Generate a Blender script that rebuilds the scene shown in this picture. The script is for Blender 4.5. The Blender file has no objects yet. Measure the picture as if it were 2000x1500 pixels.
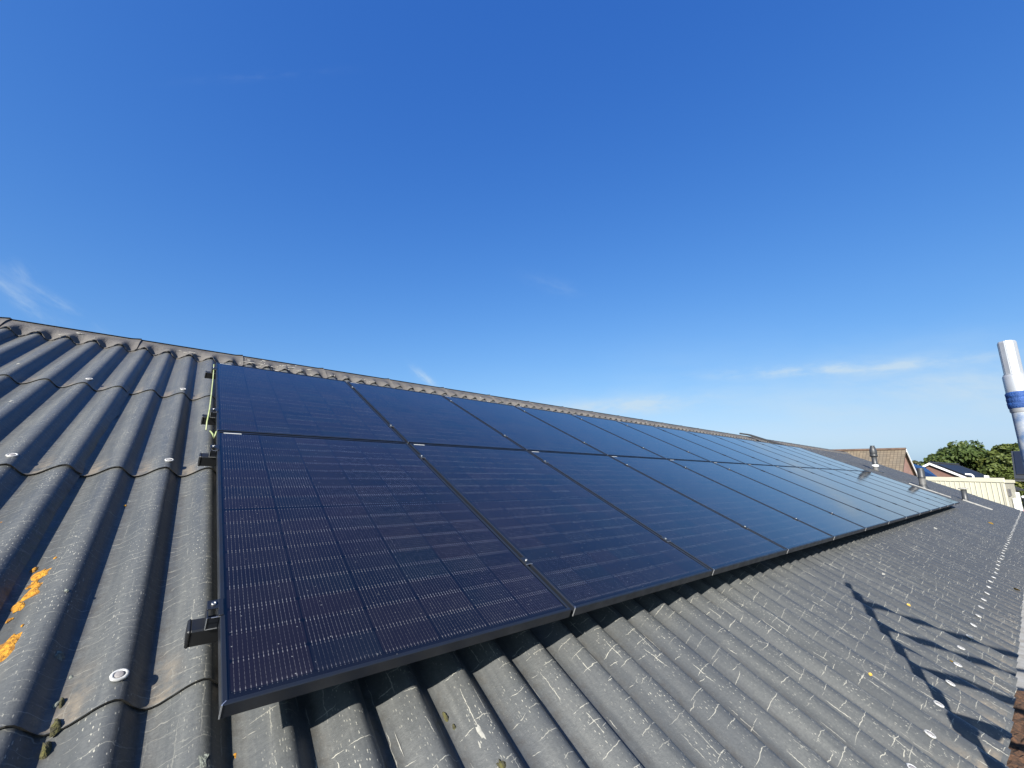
import bpy, math, random
import numpy as np
from mathutils import Vector, Matrix
R = math.radians
random.seed(7); RNG = np.random.default_rng(7)
scn = bpy.context.scene
COL = scn.collection

# ------------------------------------------------------------------ roof frame of reference
# u along the ridge, v up the slope, n out of the slope.  Origin: lower left corner of the panel field (top of its frame).
PITCH = R(23.6)
CP, SP = math.cos(PITCH), math.sin(PITCH)
AX_U = Vector((1, 0, 0)); AX_V = Vector((0, CP, SP)); AX_N = Vector((0, -SP, CP))
def wave(u):
    """corrugation profile: 1 on crests, -1 in troughs; the flank falling to the right is the steeper one"""
    t = np.mod((np.asarray(u, dtype=float)-U0)/PCH, 1.0)
    return np.cos(2*np.pi*np.where(t < STEEP, t/STEEP*.5, .5+(t-STEEP)/(1-STEEP)*.5))
def wave_slope(u): return (wave(np.asarray(u)+1e-5)-wave(np.asarray(u)-1e-5))/2e-5
def P(u, v, n=0.0): return AX_U*u + AX_V*v + AX_N*n
CREST = -0.165                      # height of the corrugation crests
AMP, PCH, U0 = 0.0255, 0.177, -0.188 # corrugation half height, pitch, a crest
STEEP = .35                         # share of the pitch taken by the steep right-hand flank
EAVE, RIDGE, UL, UR = -1.14, 4.68, -0.494-0.885*7, -0.494+0.885*28
GROUND = -3.5

# ------------------------------------------------------------------ camera
RC = ((0.77732744, 0.56724999, -0.27201013), (0.14580901, 0.25815497, 0.95503704), (0.61196551, -0.78203802, 0.11796078))
def cam_axis(r): return AX_U*r[0] - AX_V*r[1] - AX_N*r[2]
CR, CD, CF = (cam_axis(r).normalized() for r in RC)
CAM = P(-0.16205786, -0.89844105, 0.96955568)
cd = bpy.data.cameras.new('camera'); cam = bpy.data.objects.new('camera', cd); COL.objects.link(cam)
m = Matrix((CR, -CD, -CF)).transposed().to_4x4(); m.translation = CAM
cam.matrix_world = m
cd.sensor_width = 36; cd.lens = 802.148/2000*36; cd.clip_start = 0.02; cd.clip_end = 4000
scn.camera = cam
def ray(px, py):
    return (CF + CR*((px-1000)/802.148) + CD*((py-750)/802.148)).normalized()

# ------------------------------------------------------------------ sun, sky, exposure
SUN_RAY = (AX_U*1.22 + AX_V*0.27 - AX_N*1.0).normalized()
TO_SUN = -SUN_RAY
SUN_EL = math.asin(TO_SUN.z); SUN_AZ = math.atan2(TO_SUN.x, TO_SUN.y)
ld = bpy.data.lights.new('sun', 'SUN'); ld.energy = 5.0; ld.angle = R(0.53); ld.color = (1.0, 0.95, 0.87)
sun = bpy.data.objects.new('sun', ld); COL.objects.link(sun)
sun.rotation_mode = 'QUATERNION'; sun.rotation_quaternion = SUN_RAY.to_track_quat('-Z', 'Y')
scn.view_settings.view_transform = 'Standard'; scn.view_settings.look = 'None'
scn.view_settings.exposure = 1.35; scn.view_settings.gamma = 1.0
scn.view_settings.use_curve_mapping = False

class NT:
    """small helper to write node trees"""
    def __init__(s, tree): s.t = tree; s.n = tree.nodes; s.l = tree.links
    def new(s, typ, **kw):
        nd = s.n.new(typ)
        for k, v in kw.items(): setattr(nd, k, v)
        return nd
    def put(s, sock, val):
        if val is None: return
        if isinstance(val, bpy.types.NodeSocket): s.l.new(val, sock)
        else:
            if sock.type == 'RGBA' and hasattr(val, '__len__') and len(val) == 3: val = (*val, 1)
            sock.default_value = val
    def math(s, op, a, b=None, c=None, clamp=False):
        nd = s.new('ShaderNodeMath', operation=op, use_clamp=clamp)
        for i, x in enumerate((a, b, c)): s.put(nd.inputs[i], x)
        return nd.outputs[0]
    def vec(s, op, a, b=None, out=0):
        nd = s.new('ShaderNodeVectorMath', operation=op)
        for i, x in enumerate((a, b)): s.put(nd.inputs[i], x)
        return nd.outputs[out]
    def xyz(s, x, y, z=0.0):
        nd = s.new('ShaderNodeCombineXYZ'); s.put(nd.inputs[0], x); s.put(nd.inputs[1], y); s.put(nd.inputs[2], z); return nd.outputs[0]
    def sep(s, v):
        nd = s.new('ShaderNodeSeparateXYZ'); s.put(nd.inputs[0], v); return nd.outputs
    def noise(s, v, scale, detail=3, rough=0.55, out=0):
        nd = s.new('ShaderNodeTexNoise'); s.put(nd.inputs['Vector'], v); s.put(nd.inputs['Scale'], scale)
        s.put(nd.inputs['Detail'], detail); s.put(nd.inputs['Roughness'], rough); return nd.outputs[out]
    def ramp(s, x, a, b, lo=0.0, hi=1.0):
        nd = s.new('ShaderNodeMapRange', interpolation_type='SMOOTHSTEP'); s.put(nd.inputs[0], x)
        for i, q in enumerate((a, b, lo, hi)): s.put(nd.inputs[i+1], q)
        return nd.outputs[0]
    def mix(s, f, a, b, blend='MIX'):
        nd = s.new('ShaderNodeMix', data_type='RGBA', blend_type=blend); s.put(nd.inputs[0], f); s.put(nd.inputs[6], a); s.put(nd.inputs[7], b); return nd.outputs[2]

world = bpy.data.worlds.new('World'); scn.world = world; world.use_nodes = True
W = NT(world.node_tree); W.n.clear()
wo = W.new('ShaderNodeOutputWorld'); bg = W.new('ShaderNodeBackground'); W.l.new(bg.outputs[0], wo.inputs[0])
sky = W.new('ShaderNodeTexSky', sky_type='NISHITA'); sky.sun_disc = False
sky.sun_elevation = SUN_EL; sky.sun_rotation = SUN_AZ; sky.air_density = 1.0; sky.dust_density = 1.5; sky.ozone_density = 5.0; sky.altitude = 0
# colour response of the sky: the deep blue of a phone photograph
sc3 = W.new('ShaderNodeSeparateColor'); W.l.new(sky.outputs[0], sc3.inputs[0]); cc3 = W.new('ShaderNodeCombineColor')
for i, (gm, gn) in enumerate(((1.37, .715), (.94, 1.22), (.51, 2.957))):
    W.l.new(W.math('MULTIPLY', W.math('POWER', sc3.outputs[i], gm), gn), cc3.inputs[i])
bg.inputs['Strength'].default_value = 0.0511
geo = W.new('ShaderNodeTexCoord'); D = geo.outputs['Generated']
# thin cirrus: each streak is a soft patch round a direction of the sky, broken up by stretched noise
# (direction as seen, angle of the streak, half length, half width, strength)
CLOUDS = [((1600, 722), -3, .155, .0115, .80), ((1800, 708), -6, .11, .013, .52), ((1850, 752), 3, .15, .040, .70), ((1790, 795), 0, .32, .070, .38),
          ((1235, 793), -5, .15, .022, .95), ((1150, 800), -4, .28, .035, .40), ((833, 742), 42, .035, .010, .75), ((18, 562), 33, .055, .009, .30),
          ((44, 533), 60, .014, .009, .34), ((50, 598), 36, .06, .008, .26), ((110, 590), 32, .07, .008, .26), ((520, 148), -4, .11, .006, .035), ((1090, 562), 20, .07, .016, .10), ((1780, 800), 0, .48, .12, .46)]
tot = None
for (c, ang, la, lb, st) in CLOUDS:
    d = ray(*c); e1 = ray(c[0]+10*math.cos(R(ang)), c[1]+10*math.sin(R(ang))) - d
    e1 = (e1 - d*e1.dot(d)).normalized(); e2 = d.cross(e1)
    a = W.vec('DOT_PRODUCT', D, tuple(e1), out=1); b = W.vec('DOT_PRODUCT', D, tuple(e2), out=1); f = W.vec('DOT_PRODUCT', D, tuple(d), out=1)
    crd = W.xyz(W.math('MULTIPLY', a, .35/lb*.32), W.math('MULTIPLY', b, .32/lb), la*50)
    nz = W.noise(crd, 1.3, 6, 0.62)
    wob = W.math('MULTIPLY', W.math('SUBTRACT', W.noise(W.xyz(a, la*31, 0.0), .9/la, 2), .5), lb*2.2)
    b2 = W.math('ADD', b, wob)
    q = W.math('ADD', W.math('POWER', W.math('DIVIDE', a, la), 2), W.math('POWER', W.math('DIVIDE', b2, lb), 2))
    g = W.math('EXPONENT', W.math('MULTIPLY', q, -1.0))
    g = W.math('MULTIPLY', g, W.ramp(nz, .34, .72)); g = W.math('MULTIPLY', g, W.math('MULTIPLY', W.math('GREATER_THAN', f, 0.0), st))
    tot = g if tot is None else W.math('ADD', tot, g)
lim = W.new('ShaderNodeSeparateColor'); W.l.new(cc3.outputs[0], lim.inputs[0]); sk = W.new('ShaderNodeCombineColor')
W.l.new(W.math('MINIMUM', lim.outputs[0], W.math('MULTIPLY', lim.outputs[1], .69)), sk.inputs[0]); W.l.new(lim.outputs[1], sk.inputs[1])
W.l.new(W.math('MAXIMUM', lim.outputs[2], W.math('MULTIPLY', lim.outputs[1], 1.22)), sk.inputs[2])
cmix = W.mix(W.math('MINIMUM', tot, .8), sk.outputs[0], (4.6, 5.7, 6.6))
W.l.new(cmix, bg.inputs['Color'])

# ------------------------------------------------------------------ materials
MATS = {}
KEEP = ('white', 'aluminium', 'bolt', 'paint', 'dropping', 'strap', 'label', 'leaf')
def material(name, color=(.5, .5, .5), rough=.6, metal=0.0, spec=.5, var=0.0, vscale=8.0, bump=0.0, bscale=60.0, col2=None, build=None, coat=0.0, coat_rough=.05):
    if not any(k in name for k in KEEP):
        color = tuple(x*.50 for x in color); col2 = tuple(x*.50 for x in col2) if col2 else None
    m = bpy.data.materials.new(name); m.use_nodes = True; T = NT(m.node_tree); T.n.clear()
    out = T.new('ShaderNodeOutputMaterial'); b = T.new('ShaderNodeBsdfPrincipled'); T.l.new(b.outputs[0], out.inputs[0])
    b.inputs['Roughness'].default_value = rough; b.inputs['Metallic'].default_value = metal; b.inputs['Specular IOR Level'].default_value = spec
    b.inputs['Coat Weight'].default_value = coat; b.inputs['Coat Roughness'].default_value = coat_rough
    tc = T.new('ShaderNodeTexCoord')
    if build: build(T, b, tc)
    else:
        if var > 0:
            c2 = col2 or tuple(max(0, x*(1-var)) for x in color)
            nz = T.noise(tc.outputs['Object'], vscale, 5, .6)
            T.l.new(T.mix(T.ramp(nz, .32, .68), color, c2), b.inputs['Base Color'])
            T.l.new(T.ramp(nz, .3, .7, max(.02, rough-.08), min(1, rough+.1)), b.inputs['Roughness'])
        else: b.inputs['Base Color'].default_value = (*color, 1)
        if bump > 0:
            bp = T.new('ShaderNodeBump'); bp.inputs['Strength'].default_value = bump; bp.inputs['Distance'].default_value = .01
            T.l.new(T.noise(tc.outputs['Object'], bscale, 4), bp.inputs['Height']); T.l.new(bp.outputs[0], b.inputs['Normal'])
    MATS[name] = m; return m

def roof_nodes(T, b, tc):
    s = T.sep(tc.outputs['UV']); u, v = s[0], s[1]
    uv = T.xyz(u, v, 0.0)
    ph = T.math('DIVIDE', T.math('SUBTRACT', u, U0), PCH)
    tph = T.math('FRACT', ph)
    left = T.math('GREATER_THAN', tph, STEEP)
    t1 = T.math('MULTIPLY', tph, .5/STEEP); t2 = T.math('ADD', .5, T.math('MULTIPLY', T.math('SUBTRACT', tph, STEEP), .5/(1-STEEP)))
    tt = T.math('ADD', T.math('MULTIPLY', left, t2), T.math('MULTIPLY', T.math('SUBTRACT', 1.0, left), t1))
    crest = T.math('COSINE', T.math('MULTIPLY', tt, 2*math.pi))                 # 1 on crests
    # base weathering: large blotches and streaks running down the slope
    big = T.noise(uv, .9, 4, .6); streak = T.noise(T.xyz(T.math('MULTIPLY', u, 22.0), T.math('MULTIPLY', v, 1.1)), 1.0, 4, .6)
    fine = T.noise(uv, 95.0, 4, .7); mid = T.noise(uv, 11.0, 4, .6)
    col = T.mix(T.ramp(streak, .3, .72), (0.0488, 0.0518, 0.0511), (0.077, 0.0792, 0.0747))
    col = T.mix(T.ramp(big, .35, .7, 0, .5), col, (0.0429, 0.0474, 0.0518))
    col = T.mix(T.ramp(mid, .52, .75, 0, .4), col, (0.0873, 0.0881, 0.0814))
    col = T.mix(T.ramp(fine, .35, .70, 0, .55), col, (0.0385, 0.0407, 0.0414))
    # the sheets towards the far end get a darker base colour
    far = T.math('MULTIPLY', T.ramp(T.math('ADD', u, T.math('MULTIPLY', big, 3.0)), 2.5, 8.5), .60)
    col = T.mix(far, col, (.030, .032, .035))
    # brown-grey dust caught at the foot of each course and in the troughs
    fr = T.math('FRACT', T.math('DIVIDE', T.math('SUBTRACT', v, .245), 1.37))
    lap = T.math('MULTIPLY', T.ramp(fr, .17, .0), T.ramp(T.noise(uv, 16.0, 4, .7), .34, .62))
    lap = T.math('MULTIPLY', lap, T.ramp(crest, .7, -.7))
    col = T.mix(T.math('MULTIPLY', lap, .85), col, (0.1443, 0.1186, 0.0858))
    dirt = T.math('MULTIPLY', T.ramp(crest, -.35, -.95), T.ramp(T.noise(uv, 22.0, 5, .7), .38, .66))
    col = T.mix(T.math('MULTIPLY', dirt, .55), col, (.034, .031, .026))
    topd = T.math('MULTIPLY', T.ramp(v, 2.6, 4.3), T.ramp(T.noise(uv, 3.5, 4, .6), .3, .7))
    col = T.mix(T.math('MULTIPLY', topd, .45), col, (0.0592, 0.0555, 0.0488))
    # cracks in the coating, filled with pale lichen dust: short ones across the corrugations, broken ones down the slope
    nz2 = T.sep(T.vec('SUBTRACT', T.noise(uv, 26.0, 3, .6, out=1), (.5, .5, .5)))
    uw = T.math('ADD', u, T.math('MULTIPLY', nz2[0], .013)); vw = T.math('ADD', v, T.math('MULTIPLY', nz2[1], .024))
    def dashes(a, b, ca, cb, wd, keep, seed, ha):
        """one dash per cell of ca x cb, running along a, at a random place in its cell"""
        row = T.math('FLOOR', T.math('DIVIDE', a, ca))
        w1 = T.new('ShaderNodeTexWhiteNoise', noise_dimensions='2D'); T.put(w1.inputs['Vector'], T.xyz(row, seed))
        bb = T.math('ADD', T.math('DIVIDE', b, cb), w1.outputs['Value']); cl = T.math('FLOOR', bb)
        w2 = T.new('ShaderNodeTexWhiteNoise', noise_dimensions='3D'); T.put(w2.inputs['Vector'], T.xyz(row, cl, seed)); r = T.sep(w2.outputs['Color'])
        fa = T.math('FRACT', T.math('DIVIDE', a, ca)); fb = T.math('FRACT', bb)
        da = T.math('ABSOLUTE', T.math('SUBTRACT', fa, T.math('MULTIPLY_ADD', r[1], 1-2*ha, ha)))
        tilt = T.math('MULTIPLY', T.math('SUBTRACT', r[2], .5), T.math('MULTIPLY', T.math('SUBTRACT', fa, .5), .5))
        db = T.math('MULTIPLY', T.math('ABSOLUTE', T.math('SUBTRACT', fb, T.math('ADD', tilt, T.math('MULTIPLY_ADD', r[0], .6, .2)))), cb)
        taper = T.math('SUBTRACT', 1.0, T.math('POWER', T.math('DIVIDE', da, T.math('MULTIPLY', T.math('MULTIPLY_ADD', r[2], .7, .3), ha)), 3.0))
        return T.math('MULTIPLY', T.math('LESS_THAN', db, T.math('MULTIPLY', taper, wd)), T.math('LESS_THAN', w2.outputs['Value'], keep))
    area = T.ramp(T.noise(uv, 2.6, 3, .6), .34, .62, .0, 1.0)
    gate = T.ramp(T.noise(uv, 48.0, 2, .6), .36, .46)
    c1 = dashes(T.math('SUBTRACT', uw, U0-.10), vw, PCH, .080, .0013, .68, 3.7, .42)
    c2 = dashes(T.math('SUBTRACT', uw, U0-.03), vw, PCH*.5, .115, .0012, .46, 11.3, .40)
    c3 = dashes(vw, uw, .20, .048, .0011, .46, 23.9, .42)
    c4 = dashes(vw, uw, .42, .21, .0013, .18, 31.9, .40)
    right = T.ramp(u, -.12, .10, .22, 1.0)
    c1 = T.math('MULTIPLY', T.math('MULTIPLY', T.math('MAXIMUM', T.math('MAXIMUM', c1, c2), T.math('MAXIMUM', c3, c4)), gate), T.math('MULTIPLY', right, T.math('MULTIPLY_ADD', area, .6, .4)))
    p2 = T.xyz(uw, vw, 0.0)
    # finer wavy hair cracks running across the corrugations on the shaded-side sheets at the near end
    wv = T.new('ShaderNodeTexWave', wave_type='BANDS', bands_direction='Y', wave_profile='SAW'); T.put(wv.inputs['Vector'], T.vec('ADD', p2, T.vec('SCALE', T.noise(uv, 5.0, 3, .6, out=1), None)))
    wv.inputs['Vector'].links[0].from_node.inputs[1].links[0].from_node.inputs['Scale'].default_value = .12
    wv.inputs['Scale'].default_value = 9.5; wv.inputs['Distortion'].default_value = 2.0; wv.inputs['Detail'].default_value = 2
    hair = T.math('MULTIPLY', T.math('GREATER_THAN', wv.outputs['Fac'], .93), T.ramp(T.noise(uv, 13.0, 3, .6), .42, .62))
    hair = T.math('MULTIPLY', hair, T.ramp(u, .1, -.1, .0, .34))
    # pale specks, elongated down the slope and densest on the crests
    def specks(su, sv, rmin, dens, seed):
        vo = T.new('ShaderNodeTexVoronoi', feature='F1', voronoi_dimensions='2D'); q = T.vec('ADD', T.vec('MULTIPLY', uv, (su, sv, 1)), (seed, seed, 0))
        T.put(vo.inputs['Vector'], q); vo.inputs['Scale'].default_value = 1.0
        rnd = T.sep(vo.outputs['Color'])[0]
        lim = T.math('MULTIPLY', T.math('SUBTRACT', rnd, dens), T.ramp(T.noise(uv, 210.0, 2, .6), .3, .7, .18, .62))
        return T.math('LESS_THAN', vo.outputs['Distance'], lim)
    clus = T.ramp(T.noise(uv, 4.0, 3, .6), .36, .66, .25, 1.0)
    sp = T.math('MAXIMUM', specks(170, 46, .2, .50, 5.1), specks(86, 27, .2, .74, 1.7))
    spm = T.math('MULTIPLY', T.math('MULTIPLY', sp, clus), T.ramp(crest, -.6, .7, .12, 1.0))
    pale = T.math('MAXIMUM', T.math('MULTIPLY', c1, .85), T.math('MAXIMUM', hair, T.math('MULTIPLY', spm, .9)))
    col = T.mix(pale, col, T.mix(T.ramp(fine, .3, .7), (0.32, 0.304, 0.248), (0.24, 0.232, 0.2)))
    fu = T.math('ABSOLUTE', T.math('SUBTRACT', T.math('FRACT', T.math('ADD', T.math('DIVIDE', T.math('SUBTRACT', u, UL), .885), .5)), .5))
    side = T.math('MULTIPLY', T.ramp(fu, .045, .004), T.ramp(T.noise(uv, 34.0, 4, .7), .42, .62))
    col = T.mix(T.math('MULTIPLY', side, .8), col, T.mix(T.ramp(mid, .4, .6), (.020, .019, .015), (.060, .062, .042)))
    col = T.mix(T.math('LESS_THAN', v, -40.0), col, T.mix(T.ramp(T.noise(T.xyz(u, 0.0, 0.0), 30.0, 4, .7), .5, .66), (.016, .015, .013), (.075, .068, .056)))  # sheet edges coloured dark: the shadow in the lap gaps is painted on
    T.l.new(col, b.inputs['Base Color'])
    T.l.new(T.ramp(streak, .3, .7, .40, .54), b.inputs['Roughness'])
    b.inputs['Specular IOR Level'].default_value = .5
    bp = T.new('ShaderNodeBump'); bp.inputs['Strength'].default_value = .34; bp.inputs['Distance'].default_value = .005
    hh = T.math('ADD', T.math('MULTIPLY', T.noise(uv, 130.0, 3, .7), .35), T.math('MULTIPLY', T.noise(T.xyz(T.math('MULTIPLY', u, 20.0), T.math('MULTIPLY', v, 34.0)), 1.0, 4, .6), .8))
    hh = T.math('ADD', hh, T.math('MULTIPLY', pale, .15))
    T.l.new(hh, bp.inputs['Height']); T.l.new(bp.outputs[0], b.inputs['Normal'])
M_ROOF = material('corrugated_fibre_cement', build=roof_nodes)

PW, PH, GAP = 1.134, 1.762, 0.02
NCOL = 13
def cell_nodes(T, b, tc):
    s = T.sep(tc.outputs['UV']); x, y = s[0], s[1]
    oi = T.new('ShaderNodeObjectInfo'); rnd = oi.outputs['Random']
    px, mx = .1835, (PW-6*.1835)/2
    fx = T.math('DIVIDE', T.math('SUBTRACT', x, mx), px); ix = T.math('FLOOR', fx); cx = T.math('FRACT', fx)
    half = T.math('GREATER_THAN', y, PH/2)
    yy = T.math('SUBTRACT', y, T.math('ADD', .028, T.math('MULTIPLY', half, .012)))
    py = (PH-.056-.012)/18
    fy = T.math('DIVIDE', yy, py); iy = T.math('FLOOR', fy); cy = T.math('FRACT', fy)
    inx = T.math('MULTIPLY', T.math('GREATER_THAN', fx, 0.0), T.math('LESS_THAN', fx, 6.0))
    dmid = T.math('ABSOLUTE', T.math('SUBTRACT', y, PH/2))
    iny = T.math('MULTIPLY', T.math('MULTIPLY', T.math('GREATER_THAN', fy, 0.0), T.math('LESS_THAN', fy, 18.0)), T.math('GREATER_THAN', dmid, .0062))
    ins = T.math('MULTIPLY', inx, iny)
    wn = T.new('ShaderNodeTexWhiteNoise', noise_dimensions='3D'); T.put(wn.inputs['Vector'], T.xyz(ix, iy, T.math('MULTIPLY', rnd, 37.0)))
    cell = T.mix(wn.outputs['Value'], (.0024, .0028, .0046), (.0072, .0052, .0064))
    cell = T.mix(T.ramp(T.sep(wn.outputs['Color'])[1], .6, 1.0, 0, .7), cell, (.0035, .0056, .0078))
    cell = T.mix(T.ramp(T.noise(T.xyz(x, y, rnd), 2.0, 2), .35, .7, 0, .5), cell, (.0075, .0054, .0078))
    # gaps between cells and small clipped corners
    ex = T.math('MULTIPLY', T.math('SUBTRACT', .5, T.math('ABSOLUTE', T.math('SUBTRACT', cx, .5))), px)
    ey = T.math('MULTIPLY', T.math('SUBTRACT', .5, T.math('ABSOLUTE', T.math('SUBTRACT', cy, .5))), py)
    gap = T.math('MAXIMUM', T.math('LESS_THAN', ex, .0015), T.math('LESS_THAN', ey, .0007))
    gap = T.math('MAXIMUM', gap, T.math('LESS_THAN', T.math('ADD', ex, ey), .009))
    col = T.mix(ins, (.0018, .0018, .0024), T.mix(gap, cell, (.0010, .0010, .0015)))
    # fine wires down each cell, brighter ribbons where they bridge two cells
    cw = T.math('MULTIPLY', T.math('SUBTRACT', cx, .018), 16/.964)
    bx = T.math('FRACT', cw); inb = T.math('MULTIPLY', T.math('GREATER_THAN', cw, 0.0), T.math('LESS_THAN', cw, 16.0))
    dx = T.math('ADD', T.math('MULTIPLY', T.math('ABSOLUTE', T.math('SUBTRACT', bx, .5)), px*.964/16), T.math('MULTIPLY', T.math('SUBTRACT', 1.0, inb), .05))
    wob = T.noise(T.xyz(T.math('FLOOR', T.math('MULTIPLY', fx, 16.0)), T.math('MULTIPLY', y, 9.0), rnd), 3.0, 2)
    dots = T.math('GREATER_THAN', T.math('FRACT', T.math('MULTIPLY', cy, 7.0)), .30)
    wire = T.math('MULTIPLY', T.math('MULTIPLY', T.math('LESS_THAN', dx, .00042), ins), T.math('MULTIPLY', T.ramp(wob, .3, .65, .35, 1.0), T.math('ADD', .20, T.math('MULTIPLY', dots, .42))))
    rib = T.math('MULTIPLY', T.math('MULTIPLY', T.math('LESS_THAN', dx, .00095), T.math('LESS_THAN', ey, .0085)), inx)
    rib = T.math('MULTIPLY', rib, T.math('GREATER_THAN', dmid, .0065))
    rib = T.math('MULTIPLY', rib, T.math('MULTIPLY', T.math('GREATER_THAN', ey, .0006), T.math('MULTIPLY', T.math('GREATER_THAN', fy, -.03), T.math('LESS_THAN', fy, 18.03))))
    glint = T.math('MULTIPLY_ADD', T.sep(wn.outputs['Color'])[2], .55, .42)
    rib = T.math('MULTIPLY', rib, T.math('GREATER_THAN', ey, .0018))
    wl = T.math('MULTIPLY', T.math('MAXIMUM', wire, T.math('MULTIPLY', rib, T.ramp(wob, .25, .7, .55, 1.0))), glint)
    col = T.mix(wl, col, (.155, .15, .15))
    # a little dust on the glass: specks and a film along the lower edge
    vo = T.new('ShaderNodeTexVoronoi', feature='F1', voronoi_dimensions='2D'); T.put(vo.inputs['Vector'], T.vec('ADD', T.xyz(x, y, 0.0), T.xyz(T.math('MULTIPLY', rnd, 9.0), rnd, 0.0))); vo.inputs['Scale'].default_value = 38
    spk = T.math('LESS_THAN', vo.outputs['Distance'], T.math('MULTIPLY', T.math('SUBTRACT', T.sep(vo.outputs['Color'])[0], .80), .35))
    col = T.mix(T.math('MULTIPLY', spk, .55), col, (.22, .22, .21))
    film = T.math('ADD', T.ramp(y, .06, .0, 0, .012), T.ramp(T.noise(T.xyz(x, y, rnd), 6.0, 4), .4, .8, .0, .010))
    col = T.mix(film, col, (.22, .23, .24))
    T.l.new(col, b.inputs['Base Color'])
    b.inputs['Roughness'].default_value = .42; b.inputs['Specular IOR Level'].default_value = .0
    b.inputs['Coat Weight'].default_value = 1.0; b.inputs['Coat IOR'].default_value = 1.6
    T.l.new(T.ramp(T.noise(T.xyz(x, y, rnd), 3.0, 3), .3, .7, .06, .09), b.inputs['Coat Roughness'])
    bp = T.new('ShaderNodeBump'); bp.inputs['Strength'].default_value = .018; bp.inputs['Distance'].default_value = .01
    T.l.new(T.noise(T.xyz(x, T.math('MULTIPLY', y, 1.0), rnd), 5.0, 2), bp.inputs['Height']); T.l.new(bp.outputs[0], b.inputs['Coat Normal'])
M_CELL = material('solar_cells_under_glass', build=cell_nodes)
M_FRAME = material('black_anodised_aluminium', (.009, .011, .016), .38, .0, .45, var=.3, vscale=14)
M_RAIL = material('black_coated_rail', (.012, .013, .015), .45, 0, .5, var=.3, vscale=20)
M_SILV = material('bare_aluminium', (.72, .72, .72), .32, .85, var=.15, vscale=30)
M_STEEL = material('stainless_bolt', (.28, .28, .28), .45, 1.0)
M_WHITE = material('white_label', (.45, .45, .42), .5)
M_CABLE = material('yellow_green_wire', (.44, .54, .20), .5, var=.5, vscale=18, col2=(.56, .60, .34))
M_RIDGE = material('weathered_ridge', (.105, .095, .088), .75, var=.5, vscale=5, bump=.5, bscale=70, col2=(.17, .155, .138))
M_BIRD = material('whitish_lichen_crust', (.52, .49, .43), .9, var=.5, vscale=30, bump=.6, bscale=120)
M_WASH = material('grey_white_washer', (.42, .42, .41), .6, var=.5, vscale=90)
M_SCR = material('aged_screw_head', (.46, .43, .42), .6, .1, var=.4, vscale=80)
M_LICH = material('orange_lichen', (.88, .42, .014), .9, var=.6, vscale=75, bump=.9, bscale=160, col2=(.30, .12, .012))
M_LICHG = material('pale_lichen', (.36, .39, .33), .9, var=.5, vscale=60, bump=.8, bscale=160)
M_MOSS = material('moss', (.16, .15, .035), .95, var=.7, vscale=70, bump=.9, bscale=150, col2=(.06, .055, .03))
M_LEAF = material('yellow_leaf', (.42, .26, .04), .6, var=.4, vscale=60)
M_DROP = material('bird_dropping', (.25, .245, .22), .8, var=.3, vscale=60)
M_PIPE = material('dark_grey_vent_pipe', (.062, .067, .074), .5, var=.35, vscale=9)
M_PIPEL = material('light_grey_vent_pipe', (.22, .215, .21), .6, var=.35, vscale=9)
M_LEAD = material('pale_lead_flashing', (.50, .49, .46), .6, var=.3, vscale=12)
M_ZINC = material('zinc_gutter', (.66, .67, .68), .55, .1, var=.45, vscale=9, col2=(.44, .43, .41))
M_DEBR = material('brown_leaf_litter', (.085, .040, .018), .95, var=.6, vscale=40, bump=1.0, bscale=90, col2=(.026, .014, .008))
M_DUCT = material('black_cable_duct', (.018, .018, .020), .5)
M_ALU = material('weathered_aluminium_tube', (.40, .41, .42), .42, .45, var=.3, vscale=18, col2=(.32, .33, .35))
M_STRAP = material('blue_strap', (.008, .055, .22), .7, var=.4, vscale=40, bump=.4, bscale=200)
M_FILM = material('worn_blue_film', (.11, .22, .44), .55, var=.5, vscale=22, col2=(.62, .64, .66))

def brick_nodes(c1, c2, mortar, scale):
    def f(T, b, tc):
        br = T.new('ShaderNodeTexBrick'); T.put(br.inputs['Vector'], tc.outputs['UV']); br.inputs['Scale'].default_value = scale
        br.inputs['Color1'].default_value = (*c1, 1); br.inputs['Color2'].default_value = (*c2, 1); br.inputs['Mortar'].default_value = (*mortar, 1)
        br.inputs['Mortar Size'].default_value = .012; br.inputs['Brick Width'].default_value = .22; br.inputs['Row Height'].default_value = .065
        nz = T.noise(tc.outputs['UV'], 1.1, 4)
        T.l.new(T.mix(T.ramp(nz, .35, .7, 0, .35), br.outputs['Color'], tuple(x*.6 for x in c1)), b.inputs['Base Color']); b.inputs['Roughness'].default_value = .85
    return f
M_BRICKP = material('pink_brick', build=brick_nodes((0.234, 0.117, 0.0897), (0.2028, 0.0975, 0.0702), (0.2184, 0.1638, 0.1404), 1))
M_BRICKR = material('red_brick', build=brick_nodes((0.1326, 0.0585, 0.0406), (0.1053, 0.0437, 0.0312), (0.1404, 0.1014, 0.0858), 1))
M_BRICKB = material('brown_brick', build=brick_nodes((0.1092, 0.0546, 0.0351), (0.0858, 0.039, 0.0265), (0.117, 0.0936, 0.078), 1))
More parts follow.
